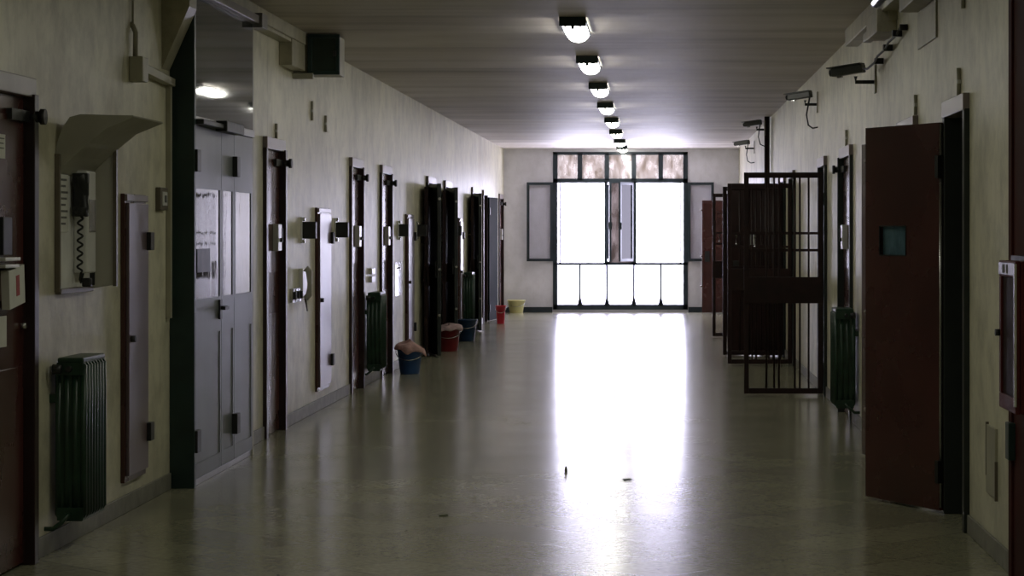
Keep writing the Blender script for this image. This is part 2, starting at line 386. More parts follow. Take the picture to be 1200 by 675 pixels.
# ------------------------------------------------------------------ doors
NUM = [0]
def door(side, mode, y0, y1, label, leaf_mat='maroon_leaf', lock='plate', open_out=0.2, ajar=0.0):
    NUM[0] += 1
    f = side_f(side); w = y1 - y0; top = 2.12
    base = f(Vector((y0, 0, 0)))
    d = thing('door_%d' % NUM[0], base, label, 'door', kind='structure')
    B = lambda: MB(lambda p: f(Vector((y0 + p.x, p.y, p.z))))
    # frame: two jambs lining the reveal and standing proud of the wall
    m = B(); m.box(-0.06, 0.012, -0.12, 0.028, 0, top).box(w - 0.012, w + 0.06, -0.12, 0.046 if mode == 'shut' else 0.028, 0, top)
    fr = m.build('frame', 'jamb_red' if side == 'l' else 'black_jamb', d, bevel=0.004)
    m = B(); m.box(-0.06, w + 0.06, -0.12, 0.034, top - 0.012, top + 0.075); hd = m.build('frame_head', 'head', d, bevel=0.004); hd['label'] = 'pinkish grey frame head'
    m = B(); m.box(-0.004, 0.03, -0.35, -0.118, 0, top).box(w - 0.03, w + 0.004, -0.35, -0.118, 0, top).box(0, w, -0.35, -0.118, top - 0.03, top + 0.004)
    m.build('lining', 'cell_shade', d)
    if mode == 'shut':
        m = B(); m.box(0.012, w - 0.012, -0.045, -0.006, 0.012, top - 0.012); leaf = m.build('leaf', leaf_mat, d, bevel=0.003)
        m = B(); m.box(0.05, w - 0.05, -0.008, 0.0, 0.10, 0.9).box(0.05, w - 0.05, -0.008, 0.0, 1.2, 2.02); m.build('panel', leaf_mat, leaf, bevel=0.004)
        if lock:
            m = B(); m.box(w * 0.55, w * 0.55 + 0.16, -0.008, 0.04, 1.36, 1.56); lk = m.build('lock_box', 'white_metal' if lock == 'plate' else 'black', leaf, bevel=0.006)
            m = B(); m.cyl((w * 0.55 + 0.08, 0.038, 1.44), (w * 0.55 + 0.08, 0.06, 1.44), 0.016).box(w * 0.55 + 0.07, w * 0.55 + 0.09, 0.052, 0.06, 1.44, 1.53); m.build('handle', 'black', leaf)
        # the black bolt head at the top of the far jamb
        m = B(); m.cyl((w + 0.01, 0.0, 2.02), (w + 0.01, 0.066, 2.02), 0.026).cyl((w + 0.01, 0.066, 2.02), (w + 0.01, 0.089, 2.02), 0.036, n=14); m.box(w - 0.3, w + 0.02, -0.01, 0.022, 1.995, 2.045)
        m.build('top_bolt', 'black', d)
        m = B(); m.box(w + 0.075, w + 0.10, 0, 0.028, 1.40, 1.58); m.build('strike_plate', 'white_metal', d, bevel=0.003)
    else:
        if mode == 'back': h, e = Vector((-0.01, 0.04)), Vector((-0.01 - math.sqrt(w * w - open_out ** 2), 0.04 + open_out))
        elif mode == 'ahead': h, e = Vector((w + 0.03, 0.03)), Vector((w + 0.03 + math.sqrt(w * w - open_out ** 2), 0.03 + open_out))
        else: h, e = Vector((w - 0.03, 0.05)), Vector((w - 0.03, 0.05 + w * 0.75))
        if mode == 'gate':
            if not ajar: return d
            h = Vector((0.03, 0.04)); e = h + Vector((math.cos(ajar), math.sin(ajar))) * (w - 0.03)
        a = (e - h); ln = a.length; a.normalize(); nn = Vector((-a.y, a.x)); t = 0.024
        def slab(m, s0, s1, z0, z1, q0, q1):
            r = lambda z: [(*(h + a * s + nn * q), z) for s, q in ((s0, q0), (s1, q0), (s1, q1), (s0, q1))]
            m.poly(r(z0), r(z1)); return m
        m = B()
        if mode == 'ahead' and open_out > 0.3:           # leaf with a vision slot cut through it
            c0, c1, b0, b1 = ln * 0.44, ln * 0.44 + 0.27, 1.375, 1.53
            slab(m, 0, c0, 0.015, 2.085, -t, t); slab(m, c1, ln, 0.015, 2.085, -t, t)
            slab(m, c0, c1, 0.015, b0, -t, t); slab(m, c0, c1, b1, 2.085, -t, t)
            leaf = m.build('leaf', leaf_mat, d)
            m = B(); slab(m, c0 - 0.006, c1 + 0.006, b0 - 0.006, b0, -t - 0.003, t + 0.003); slab(m, c0 - 0.006, c1 + 0.006, b1, b1 + 0.006, -t - 0.003, t + 0.003)
            slab(m, c0 - 0.006, c0, b0, b1, -t - 0.003, t + 0.003); slab(m, c1, c1 + 0.006, b0, b1, -t - 0.003, t + 0.003); m.build('slot_frame', 'black', leaf)
            m = B(); m.cyl((h.x, h.y + 0.012, 0.03), (h.x, h.y + 0.012, 2.08), 0.012); m.build('light_slit_tube', 'steel', leaf)  # pale tube added for the bright slit of light along the hinge
            m = B(); slab(m, c0, c1, b0, b1, -0.004, 0.004); m.build('slot_pane', 'slot_glass', leaf)
        else:
            slab(m, 0, ln, 0.015, 2.085, -t, t); leaf = m.build('leaf', leaf_mat, d, bevel=0.004)
        for z in (0.22, 1.85): slab(B2 := B(), -0.012, 0.02, z - 0.06, z + 0.06, -t - 0.014, t + 0.014).build('hinge', 'black', leaf)
        m = B(); slab(m, ln - 0.14, ln - 0.05, 0.95, 1.15, -t - 0.02, -t) if mode == 'ahead' else slab(m, ln - 0.14, ln - 0.05, 0.95, 1.15, t, t + 0.02); m.build('lock_box', 'black', leaf, bevel=0.004)
        if ajar:
            for q in (0.38, 0.45): slab(B(), q, q + 0.03, 1.34, 1.50, t, t + 0.02).build('handle', 'white_metal', leaf, bevel=0.004)
        for z in (0.5, 1.05, 1.9): B().cyl((*(h + a * ln), z), (*(h + a * (ln + 0.03)), z), 0.016).build('bolt', 'steel', leaf)
    return d

near_door = door('l', 'shut', 9.70, 10.58, 'dark maroon steel cell door with papers stuck on it, beside the wall phone', lock=None)
door('l', 'shut', 17.04, 17.76, 'closed maroon cell door just past the tall grey steel gate')
door('l', 'shut', 21.82, 22.52, 'closed maroon cell door with the green radiator just past it')
door('l', 'shut', 24.22, 24.98, 'closed maroon cell door behind the green radiator and blue bucket')
door('l', 'back', 29.12, 30.02, 'cell door folded back on the wall just before the dark red bucket', 'dark_leaf')
door('l', 'back', 31.52, 32.42, 'cell door folded back on the wall beside the dark blue bucket', 'dark_leaf')
door('l', 'back', 36.22, 37.08, 'cell door folded back past the small distant green radiator', 'dark_leaf', open_out=0.16)
door('l', 'ahead', 38.52, 39.38, 'black cell door swung open behind the bright red bucket', 'matte_leaf', open_out=0.085)
door('l', 'shut', 42.50, 43.28, 'last door on the phone side, next to the end wall')
door('r', 'ahead', 11.74, 12.50, 'wide-open maroon steel cell door with a small glazed slot', open_out=0.33)
door('r', 'ahead', 14.02, 14.86, 'maroon door swung open behind the door with the glazed slot', open_out=0.13)
door('r', 'shut', 18.62, 19.55, 'narrow dark door behind the green radiator on the camera side', lock='plate')
door('r', 'gate', 21.42, 22.22, 'dark cell doorway behind the first open barred gate', 'maroon_leaf')
door('r', 'gate', 26.30, 27.10, 'dark cell doorway behind the second barred gate')
door('r', 'gate', 28.20, 29.00, 'dark maroon cell door ajar beside the third barred gate', 'gate_red', ajar=0.86)
door('r', 'gate', 33.25, 34.05, 'dark cell doorway behind the farthest barred gate')
door('r', 'square', 42.55, 43.42, 'distant maroon door standing open beside the end window')

# ------------------------------------------------------------------ barred gates
def make_gate(label):
    g = thing('barred_gate', (0, 0, 0), label, 'gate', 'barred gates', world=False)
    W, Z0, Z1, t = 0.72, 0.025, 2.045, 0.022                 # hinge at the origin, leaf along +x
    m = MB()
    m.box(0, 0.045, -t, t, Z0, Z1).box(W - 0.045, W, -t, t, Z0, Z1).box(0.045, W - 0.045, -t, t, Z0, Z0 + 0.05).box(0.045, W - 0.045, -t, t, Z1 - 0.05, Z1)
    m.build('frame', 'gate_red', g, bevel=0.003)
    for u in (0.13, 0.21, 0.255, 0.40, 0.445, 0.515):
        MB().cyl((u, 0, Z0 + 0.04), (u, 0, Z1 - 0.04), 0.0095, n=8).build('bar', 'gate_red', g)
    for z in (1.335, 1.49):
        MB().box(0.04, W - 0.04, -0.007, 0.007, z - 0.012, z + 0.012).build('cross_bar', 'gate_red', g)
    m = MB(); m.box(0.0, W, -0.03, 0.03, 0.85, 1.09); pl = m.build('lock_plate', 'gate_red', g, bevel=0.004)
    m = MB(); m.cyl((W - 0.13, -0.03, 0.98), (W - 0.13, -0.042, 0.98), 0.026, n=14).box(W - 0.16, W - 0.02, -0.05, -0.03, 0.905, 0.925); m.build('keyhole', 'black', pl)
    m = MB(); m.tube([(W - 0.10, -0.02, 1.36), (W - 0.10, -0.06, 1.37), (W - 0.10, -0.06, 1.46), (W - 0.10, -0.02, 1.47)], 0.009, 8); m.build('pull_handle', 'steel', g)
    for z in (0.25, 1.80): MB().cyl((-0.012, 0, z - 0.06), (-0.012, 0, z + 0.06), 0.017, n=10).build('hinge', 'black', g)
    return g
gate0 = make_gate('nearest and largest barred oxblood gate standing open across the corridor')
gate_spots = [((XR - 0.035, 21.42, 0), 178, None),
              ((XR - 0.035, 26.30, 0), 180, 'second barred gate, just behind the nearest one, open into the corridor'),
              ((XR - 0.035, 28.20, 0), 181, 'third barred gate, with a solid maroon door ajar just behind it'),
              ((XR - 0.035, 33.25, 0), 180, 'farthest barred gate, slim frame before the distant maroon door'),
              ((XL + 0.06, 29.00, 0), -88.5, 'barred gate folded flat to the wall before the dark red bucket'),
              ((XL + 0.06, 31.40, 0), -88.5, 'barred gate folded flat to the wall behind the dark red bucket'),
              ((XL + 0.06, 36.10, 0), -88.5, 'barred gate folded flat to the wall by the small distant radiator')]
for i, (p, a, lab) in enumerate(gate_spots):
    g = gate0 if i == 0 else copy_tree(gate0)
    g.location = p; g.rotation_euler = (0, 0, math.radians(a))
    if lab: g['label'] = lab

# ------------------------------------------------------------------ tall narrow service hatches on the phone-side wall
fl = side_f('l'); fr_ = side_f('r')
def hatch(y0, y1, label, mat='plate'):
    h = thing('service_hatch', fl(Vector((y0, 0, 0.165))), label, 'hatch', 'tall narrow wall hatches')
    m = MB(fl); m.box(y0, y1, 0, 0.022, 0.165, 1.705); m.build('frame', 'maroon', h, bevel=0.003)
    m = MB(fl); m.box(y0 + 0.03, y1 - 0.015, 0.02, 0.040, 0.20, 1.655); m.build('cover', mat, h, bevel=0.004)
    m = MB(fl); m.box(y0 + 0.005, y1 - 0.005, 0.018, 0.036, 1.665, 1.70); m.build('head_strip', 'head', h, bevel=0.003)
    for z in (0.40, 1.45):
        m = MB(fl); m.box(y1 - 0.06, y1 + 0.03, 0.018, 0.064, z - 0.05, z + 0.05); m.build('hinge', 'black', h, bevel=0.004)
    m = MB(fl); m.cyl((y0 + 0.07, 0.03, 0.93), (y0 + 0.07, 0.066, 0.93), 0.018); m.build('knob', 'black', h)
hatch(12.46, 12.98, 'tall narrow mauve metal hatch beside the wall phone')
hatch(19.58, 20.30, 'tall narrow metal hatch between two black latch boxes')
hatch(26.62, 27.30, 'pale narrow metal hatch beside the blue bucket')
hatch(33.75, 34.20, 'bright narrow metal hatch just before the small distant radiator')

def latch_box(y, z, label):
    t = thing('latch_box', fl(Vector((y, 0, z - 0.1))), label, 'latch', 'black latch boxes on the wall')
    m = MB(fl); m.box(y + 0.0, y + 0.10, -0.003, 0.014, z - 0.105, z + 0.105); m.build('back_plate', 'white_metal', t, bevel=0.003)
    m = MB(fl); m.box(y + 0.01, y + 0.09, 0.012, 0.120, z - 0.068, z + 0.068); m.build('box', 'black', t, bevel=0.004)
    for zz in (z - 0.088, z + 0.088):
        m = MB(fl); m.cyl((y + 0.02, 0.01, zz), (y + 0.02, 0.034, zz), 0.016, n=10); m.build('bolt', 'steel', t)
latch_box(18.78, 1.515, 'black latch box between the maroon door and the tall narrow hatch')
latch_box(20.75, 1.52, 'black latch box just past the tall narrow hatch')
latch_box(25.85, 1.52, 'small black latch box before the pale narrow hatch')
latch_box(27.85, 1.52, 'small black latch box past the pale narrow hatch')
latch_box(32.95, 1.52, 'small black latch box before the bright distant hatch')

# ------------------------------------------------------------------ cast-iron radiators
def radiator(side, y0, label, n=8, proj=0.145):
    f = side_f(side)
    r = thing('radiator', f(Vector((y0, 0, 0.06))), label, 'radiator', 'dark green radiators')
    p = 0.055
    for k in range(n):
        y = y0 + p * k; m = MB(f)
        v0, v1, zt, zb = 0.028, 0.028 + proj, 0.905, 0.145
        prof = [(v0 + 0.02, zb), (v1 - 0.02, zb), (v1, zb + 0.03), (v1, zt - 0.03), (v1 - 0.025, zt), (v0 + 0.025, zt), (v0, zt - 0.03), (v0, zb + 0.03)]
        m.poly([(y + 0.016, v, z) for v, z in prof], [(y + 0.034, v, z) for v, z in prof])           # web
        for j in range(4):                                                                          # four columns
            v = v0 + 0.014 + j * (proj - 0.028) / 3
            m.tube([(y + 0.025, v, zb + 0.03), (y + 0.025, v, 0.5), (y + 0.025, v, zt - 0.03)], 0.016, 8, [0.017, 0.016, 0.017])
        for z in (zb + 0.035, zt - 0.045): m.box(y + 0.0, y + 0.052, v0 + 0.012, v1 - 0.012, z - 0.03, z + 0.03)
        m.build('section', 'green_rad', r)
    m = MB(f); ve = 0.028 + proj
    m.box(y0 + 0.005, y0 + p * n, 0.04, ve - 0.01, 0.885, 0.912); m.build('top_header', 'green_rad', r, bevel=0.008)
    for k in (0, n - 1):
        m = MB(f); m.box(y0 + p * k + 0.015, y0 + p * k + 0.035, -0.004, 0.06, 0.70, 0.74); m.build('wall_bracket', 'green_rad', r)
    m = MB(f); m.tube([(y0 - 0.02, 0.10, 0.18), (y0 - 0.06, 0.10, 0.18), (y0 - 0.07, 0.08, 0.15), (y0 - 0.07, 0.04, 0.12), (y0 - 0.07, 0.0, 0.12)], 0.011, 8); m.build('supply_pipe', 'green_rad', r)
    m = MB(f); m.cyl((y0 - 0.035, 0.10, 0.86), (y0 + 0.02, 0.10, 0.86), 0.014); m.cyl((y0 - 0.035, 0.07, 0.86), (y0 - 0.035, 0.03, 0.86), 0.02, 0.024); m.build('valve', 'black', r)
radiator('l', 10.98, 'large dark green radiator under the wall phone')
radiator('l', 22.84, 'dark green radiator beyond the closed maroon door, near the blue bucket')
radiator('l', 34.28, 'small distant green radiator standing behind the dark blue bucket')
radiator('r', 18.02, 'dark green radiator between the wide-open maroon door and the barred gates', n=8, proj=0.16)

# ------------------------------------------------------------------ tall grey steel gate on the phone-side wall
GX = XL + 0.135; GY0, GY1, GZ = 13.75, 15.82, 2.90
sg = thing('security_gate', (GX, GY0, 0), 'tall pale grey steel gate with glossy top panel and three leaves', 'gate')
m = MB(); m.box(XL, GX + 0.01, GY0 - 0.03, GY0 + 0.02, 0, 2.98); j = m.build('jamb', 'green_jamb', sg, bevel=0.003); j['label'] = 'dark green side jamb'
m = MB(); m.box(XL, GX - 0.006, GY1 - 0.03, GY1 + 0.02, 0, 2.94); j = m.build('jamb', 'cream_box', sg, bevel=0.003)
MB().box(XL, GX - 0.012, GY0, GY1, 0, 0.035).build('threshold', 'grey_rail', sg, bevel=0.003)
MB().box(GX - 0.06, GX + 0.006, GY0 + 0.02, GY1 - 0.02, 2.135, 2.185).build('rail', 'grey_rail', sg, bevel=0.003)
m = MB(); m.box(GX - 0.05, GX + 0.045, GY0 - 0.02, GY1 + 0.02, GZ, GZ + 0.055); m.build('track_rail', 'head', sg, bevel=0.004)
m = MB(); m.box(GX - 0.06, GX + 0.065, GY1 - 0.05, GY1 + 0.16, GZ - 0.025, GZ + 0.075); m.build('track_end_block', 'grey_rail', sg, bevel=0.004)
m = MB(); m.box(GX - 0.04, GX - 0.004, GY0 + 0.02, GY1 - 0.03, 2.185, GZ); m.build('top_panel', 'transom', sg)
m = MB(); m.box(GX + 0.0, GX + 0.055, GY0 + 0.03, 14.90, 2.135, 2.165).box(GX, GX + 0.075, 14.42, 15.02, 2.12, 2.185); m.build('door_closer', 'black', sg, bevel=0.006)
seams = [(GY0 + 0.022, 14.66), (14.668, 15.10), (15.108, GY1 - 0.032)]
for i, (a, b) in enumerate(seams):
    m = MB(); x0, x1 = GX - 0.045, GX - 0.006
    m.box(x0, x1, a, a + 0.05, 0.04, 2.13).box(x0, x1, b - 0.05, b, 0.04, 2.13)
    for z0, z1 in ((0.04, 0.13), (0.885, 1.10), (1.76, 2.13)): m.box(x0, x1, a + 0.05, b - 0.05, z0, z1)
    lf = m.build('leaf', 'grey_gate', sg)
    m = MB(); m.box(x0 + 0.008, x1 - 0.004, a + 0.045, b - 0.045, 0.12, 0.89); m.build('lower_panel', 'grey_gate', lf)
    m = MB(); m.box(x0 + 0.012, x1 - 0.005, a + 0.045, b - 0.045, 1.095, 1.765); m.build('glass_panel', 'gate_glass', lf)
    if i < 2:
        for z in (0.27, 1.92):
            yy = a + 0.02 if i == 0 else b
            m = MB(); m.box(x1 - 0.01, x1 + 0.032, yy - 0.055, yy + 0.055, z - 0.065, z + 0.065); m.build('hinge', 'black', lf, bevel=0.004)
    if i == 0:
        m = MB(); m.box(x1, x1 + 0.012, b - 0.10, b - 0.03, 0.96, 1.08).cyl((x1, b - 0.065, 1.03), (x1 + 0.05, b - 0.065, 1.03), 0.013).box(x1 + 0.04, x1 + 0.058, b - 0.18, b - 0.05, 1.02, 1.04); m.build('handle', 'black', lf)
        m = MB(); m.box(x1 - 0.012, x1 + 0.004, a + 0.10, a + 0.50, 1.26, 1.40); m.build('panel_strip', 'black', lf)

# plaster haunch over the gate jamb, boxed duct under the ceiling
def prism_y(name, prof, y0, y1, mat, parent=None):
    return MB().poly([(x, y0, z) for x, z in prof], [(x, y1, z) for x, z in prof]).build(name, mat, parent)
tag(prism_y('trim_1', [(XL, 2.44), (XL + 0.16, 2.80), (XL + 0.16, H), (XL, H)], 13.50, 13.71, 'duct'), kind='structure')
tag(MB().box(XL, XL + 0.11, 13.712, 18.35, 2.962, H).build('trim_2', 'duct', bevel=0.006), kind='structure')
tag(MB().box(XL, XL + 0.095, 16.05, 17.69, 2.935, 2.962).build('trim_5', 'duct', bevel=0.004), kind='structure')
tag(MB().box(XL, XL + 0.102, 17.7, 18.345, 2.76, 2.962).build('trim_6', 'duct', bevel=0.006), kind='structure')
m = MB()
m.box(XR - 0.10, XR, 11.6, 18.1, 2.93, H).box(XR - 0.06, XR, 15.15, 17.0, 2.87, 2.95).box(XR - 0.13, XR, 15.2, 15.95, 2.80, 2.95).box(XR - 0.12, XR, 12.7, 13.9, 2.80, 2.95)
tag(m.build('trim_3', 'duct', bevel=0.006), kind='structure')
# shallow blind patch in the plaster under the duct
m = MB(fr_); m.box(13.0, 13.9, -0.01, 0.012, 2.58, 2.80); tag(m.build('trim_4', 'duct', bevel=0.003), kind='structure')

# dark cabinet hanging under the duct
cb = thing('wall_cabinet', (XL + 0.24, 18.5, 2.74), 'dark green metal box mounted up under the ceiling', 'cabinet')
m = MB(); m.box(XL + 0.0, XL + 0.35, 18.42, 18.80, 2.74, 3.045); m.build('casing', 'cream_box', cb, bevel=0.006)
m = MB(); x0, x1, z0, z1 = XL + 0.115, XL + 0.365, 2.735, 3.05
m.box(x0, x1, 18.385, 18.425, z0, z0 + 0.03).box(x0, x1, 18.385, 18.425, z1 - 0.03, z1).box(x0, x0 + 0.035, 18.385, 18.425, z0 + 0.03, z1 - 0.03).box(x1 - 0.03, x1, 18.385, 18.425, z0 + 0.03, z1 - 0.03)
m.build('front_frame', 'green_jamb', cb, bevel=0.003)
m = MB(); m.box(x0 + 0.03, x1 - 0.025, 18.40, 18.42, z0 + 0.028, z1 - 0.028); m.build('front_panel', 'monitor_face', cb)
m = MB(); m.box(x1 - 0.05, x1 - 0.026, 18.37, 18.40, 2.88, 2.92); m.build('catch', 'black', cb)
m = MB(); m.box(XL, XL + 0.16, 18.36, 18.42, 2.70, 2.745); m.build('bracket', 'cream_box', cb, bevel=0.004)

# ------------------------------------------------------------------ wall phone under its hood
hd = thing('phone_hood', fl(Vector((11.1, 0, 1.22))), 'curved cream hood fixed on the wall around the black phone', 'phone hood')
y0, y1 = 11.10, 11.74
prof = [(0.0, 1.76), (0.0, 1.86), (0.012, 1.93), (0.035, 1.995), (0.07, 2.045), (0.12, 2.058), (0.37, 2.052), (0.372, 2.044), (0.24, 1.99), (0.16, 1.925), (0.09, 1.86), (0.04, 1.81), (0.012, 1.77)]
m = MB(fl); m.poly([(y0, v, z) for v, z in prof], [(y1 + 0.02, v, z) for v, z in prof]); m.build('canopy', 'hood', hd)
m = MB(fl); m.box(y0, y1, 0, 0.012, 1.225, 1.86); m.build('back_panel', 'hood_back', hd)
m = MB(fl); m.box(y0 - 0.012, y0 + 0.012, 0, 0.026, 1.215, 1.87).box(y0, y1, 0, 0.03, 1.205, 1.232); m.build('edge_trim', 'hood_edge', hd, bevel=0.003)
cp = [(0.0, 1.215), (0.125, 1.235), (0.135, 1.26), (0.135, 1.91), (0.0, 1.78)]
m = MB(fl); m.poly([(y1, v, z) for v, z in cp], [(y1 + 0.018, v, z) for v, z in cp]); m.build('side_cheek', 'hood', hd)
m = MB(fl); m.box(y1 - 0.008, y1, 0.008, 0.036, 1.235, 1.85); m.build('crease_shade_strip', 'black', hd)  # black strip put in for the shade in the hood's crease
m = MB(fl); m.box(y1 - 0.01, y1 + 0.022, 0.128, 0.146, 1.23, 1.92); m.build('cheek_edge', 'hood_edge', hd)
cd = thing('instruction_card', fl(Vector((11.15, 0.012, 1.55))), 'pale printed card on the back panel beside the phone', 'card')
m = MB(fl); m.box(11.14, 11.29, 0.0125, 0.0155, 1.50, 1.80); m.build('sheet', 'paper', cd)
m = MB(fl)
for k in range(9): m.box(11.155, 11.275 - 0.02 * (k % 3), 0.0155, 0.017, 1.775 - 0.03 * k, 1.785 - 0.03 * k)
m.build('print', 'ink', cd)
ph = thing('wall_phone', fl(Vector((11.5, 0.012, 1.28))), 'wall phone with black handset and twisted cord under the cream hood', 'phone')
m = MB(fl); m.box(11.40, 11.58, 0.012, 0.080, 1.30, 1.80); m.build('body', 'white_metal', ph, bevel=0.01)
m = MB(fl); m.box(11.43, 11.55, 0.078, 0.087, 1.50, 1.66); m.build('keypad', 'steel', ph, bevel=0.003)
m = MB(fl)
yh, vh = 11.345, 0.06
m.tube([(yh, vh + 0.0, 1.775), (yh, vh + 0.012, 1.745), (yh + 0.015, vh + 0.016, 1.68), (yh, vh + 0.012, 1.615), (yh, vh, 1.585)], 0.026, 12, [0.034, 0.030, 0.022, 0.030, 0.036])
m.box(yh - 0.02, yh + 0.02, vh - 0.036, vh + 0.04, 1.735, 1.785).box(yh - 0.02, yh + 0.02, vh - 0.036, vh + 0.036, 1.575, 1.625)
m.box(yh - 0.012, yh + 0.06, vh - 0.03, vh + 0.02, 1.60, 1.75)
m.build('handset', 'black', ph, bevel=0.008)
pts = []
for k in range(90):
    t = k / 89; z = 1.575 - 0.30 * math.sin(t * PI * 0.62) / math.sin(PI * 0.62) if t < 2 else 0
    z = 1.575 - 0.27 * t; a = t * 40
    pts.append((yh + 0.02 * t + 0.010 * math.cos(a), vh + 0.012 * math.sin(a) - 0.008 * t, z))
pts += [(yh + 0.03, vh - 0.01, 1.27), (yh + 0.05, vh - 0.01, 1.255), (11.42, 0.05, 1.27), (11.45, 0.05, 1.31)]
m = MB(fl); m.tube(pts, 0.0055, 6); m.build('cord', 'black', ph)
m = MB(fl); m.obox((11.42, 0.075, 1.255), (0.022, 0, 0), (0, 0.022, 0), (0, 0, 0.022)); m.build('cord_anchor', 'black', ph, bevel=0.008)

# ------------------------------------------------------------------ papers and a tray on the near maroon door (door plane v = -0.06)
dv = 0.001
def flat_card(name, ya, yb, za, zb, label, cat, mat='paper', marks=(), v=dv, f=fl, th=0.004, group=None):
    t = thing(name, f(Vector((ya, v, za))), label, cat, group)
    m = MB(f); m.box(ya, yb, v, v + th, za, zb); m.build('sheet', mat, t)
    for (a, b, c, d_, mm) in marks:
        m = MB(f); m.box(ya + (yb - ya) * a, ya + (yb - ya) * b, v + th, v + th + 0.0012, za + (zb - za) * c, za + (zb - za) * d_); m.build('print', mm, t)
    return t
lines = [(0.15, 0.85, 0.80, 0.85, 'ink'), (0.15, 0.75, 0.6, 0.65, 'ink'), (0.15, 0.8, 0.4, 0.45, 'ink')]
flat_card('door_card', 10.115, 10.235, 1.82, 1.925, 'small pale card high on the near maroon door', 'card', marks=lines)
flat_card('paper_slip', 10.125, 10.255, 1.00, 1.135, 'pale paper slip low on the near maroon door, under the white card', 'paper')
tr = thing('letter_tray', fl(Vector((10.095, dv, 1.31))), 'small black letter box on the near maroon door', 'letter box')
m = MB(fl); m.box(10.095, 10.235, dv, dv + 0.035, 1.40, 1.565); m.build('box', 'black', tr, bevel=0.004)
m = MB(fl); m.box(10.075, 10.315, dv, dv + 0.05, 1.375, 1.39).box(10.075, 10.295, dv, dv + 0.05, 1.345, 1.36); m.build('shelf', 'white_metal', tr, bevel=0.003)
wc = thing('white_card', fl(Vector((10.235, dv, 1.2))), 'tilted white card with a red block on the near maroon door', 'card')
R = Matrix.Rotation(math.radians(-6), 4, 'Y')
def tilt(p):
    q = Vector((10.315, 0, 1.26)) + (R @ Vector((p[0], 0, p[2])))
    return fl(Vector((q.x, p[1], q.z)))
m = MB(tilt); m.box(-0.13, 0.12, dv, dv + 0.035, -0.085, 0.085); m.build('sheet', 'paper', wc)
m = MB(tilt); m.box(-0.02, 0.03, dv + 0.035, dv + 0.037, -0.04, 0.05); m.build('red_block', 'red_print', wc)
m = MB(fl); m.cyl((10.52, -0.006, 1.08), (10.52, 0.02, 1.08), 0.014); m.build('door_knob', 'steel', near_door)['label'] = 'bright lock knob'

# ------------------------------------------------------------------ small wall fittings
jb = thing('junction_box', fl(Vector((12.5, 0, 2.3))), 'cream junction box with a pipe rising from it above the phone', 'junction box')
m = MB(fl); m.box(12.66, 12.80, 0, 0.075, 2.315, 2.45); m.build('box', 'cream_box', jb, bevel=0.006)
m = MB(fl); m.tube([(12.70, 0.025, 2.45), (12.70, 0.028, 2.58), (12.70, 0.01, 2.62), (12.70, -0.01, 2.63)], 0.014, 8).cyl((12.70, 0.012, 2.62), (12.70, 0.012, H), 0.006); m.build('pipe', 'cream_box', jb)
m = MB(fl); m.box(12.80, 12.84, 0, 0.065, 2.36, 2.44); m.build('gland', 'black', jb)
cdt = thing('cable_trunking', fl(Vector((12.8, 0, 1.0))), 'cream cable trunking from the junction box down beside the grey gate', 'trunking')
m = MB(fl); m.poly([(12.84, 0, 2.375), (12.84, 0.05, 2.375), (12.84, 0.05, 2.425), (12.84, 0, 2.425)], [(13.64, 0, 2.345), (13.64, 0.05, 2.345), (13.64, 0.05, 2.39), (13.64, 0, 2.39)]); m.build('run', 'cream_box', cdt, bevel=0.003)
m = MB(fl); m.box(13.61, 13.65, 0, 0.03, 1.0, 2.36); m.build('drop', 'cream_box', cdt, bevel=0.003)
sw = thing('wall_switch', fl(Vector((13.3, 0, 1.6))), 'small framed light switch between the narrow hatch and grey gate', 'switch')
m = MB(fl); m.box(13.33, 13.53, 0, 0.03, 1.625, 1.755); m.build('frame', 'hood_edge', sw, bevel=0.004)
m = MB(fl); m.box(13.37, 13.49, 0.028, 0.036, 1.65, 1.73); m.build('plate', 'white_metal', sw, bevel=0.003)
m = MB(fl); m.box(13.41, 13.45, 0.034, 0.042, 1.67, 1.71); m.build('rocker', 'ink', sw, bevel=0.002)

ic = thing('wall_intercom', fl(Vector((19.0, 0, 0.85))), 'pale intercom handset and three switches beside the tall narrow hatch', 'intercom')
for k in range(3):
    m = MB(fl); m.box(18.22 + k * 0.16, 18.34 + k * 0.16, 0, 0.025, 0.95, 1.06); m.build('switch', 'steel', ic, bevel=0.003)
    m = MB(fl); m.box(18.25 + k * 0.16, 18.30 + k * 0.16, 0.022, 0.045, 0.975, 1.035); m.build('rocker', 'black', ic, bevel=0.003)
m = MB(fl); m.box(18.68, 18.90, 0, 0.035, 0.97, 1.21); m.build('body', 'white_metal', ic, bevel=0.006)
m = MB(fl); m.tube([(18.72, 0.05, 1.21), (18.72, 0.075, 1.19), (18.74, 0.08, 1.09), (18.72, 0.075, 1.0), (18.72, 0.05, 0.97)], 0.02, 10, [0.028, 0.026, 0.018, 0.026, 0.028]); m.build('handset', 'hood', ic)
m = MB(fl); m.tube([(18.74, 0.05, 0.97), (18.78, 0.05, 0.90), (18.84, 0.045, 0.87), (18.88, 0.03, 0.92), (18.86, 0.02, 0.97)], 0.006, 6); m.build('cord', 'hood_edge', ic)
ss = thing('switch_pair', fl(Vector((23.5, 0, 1.0))), 'small pair of pale switches above the green radiator', 'switch')
for z in (1.03, 1.11):
    m = MB(fl); m.box(23.28, 23.55, 0, 0.03, z - 0.03, z + 0.03); m.build('plate', 'white_metal', ss, bevel=0.003)
flat_card('notice', 25.62, 26.20, 0.80, 1.17, 'white notice sheet on the wall above the blue bucket', 'notice', mat='gloss_white', marks=lines[:1], v=-0.001)
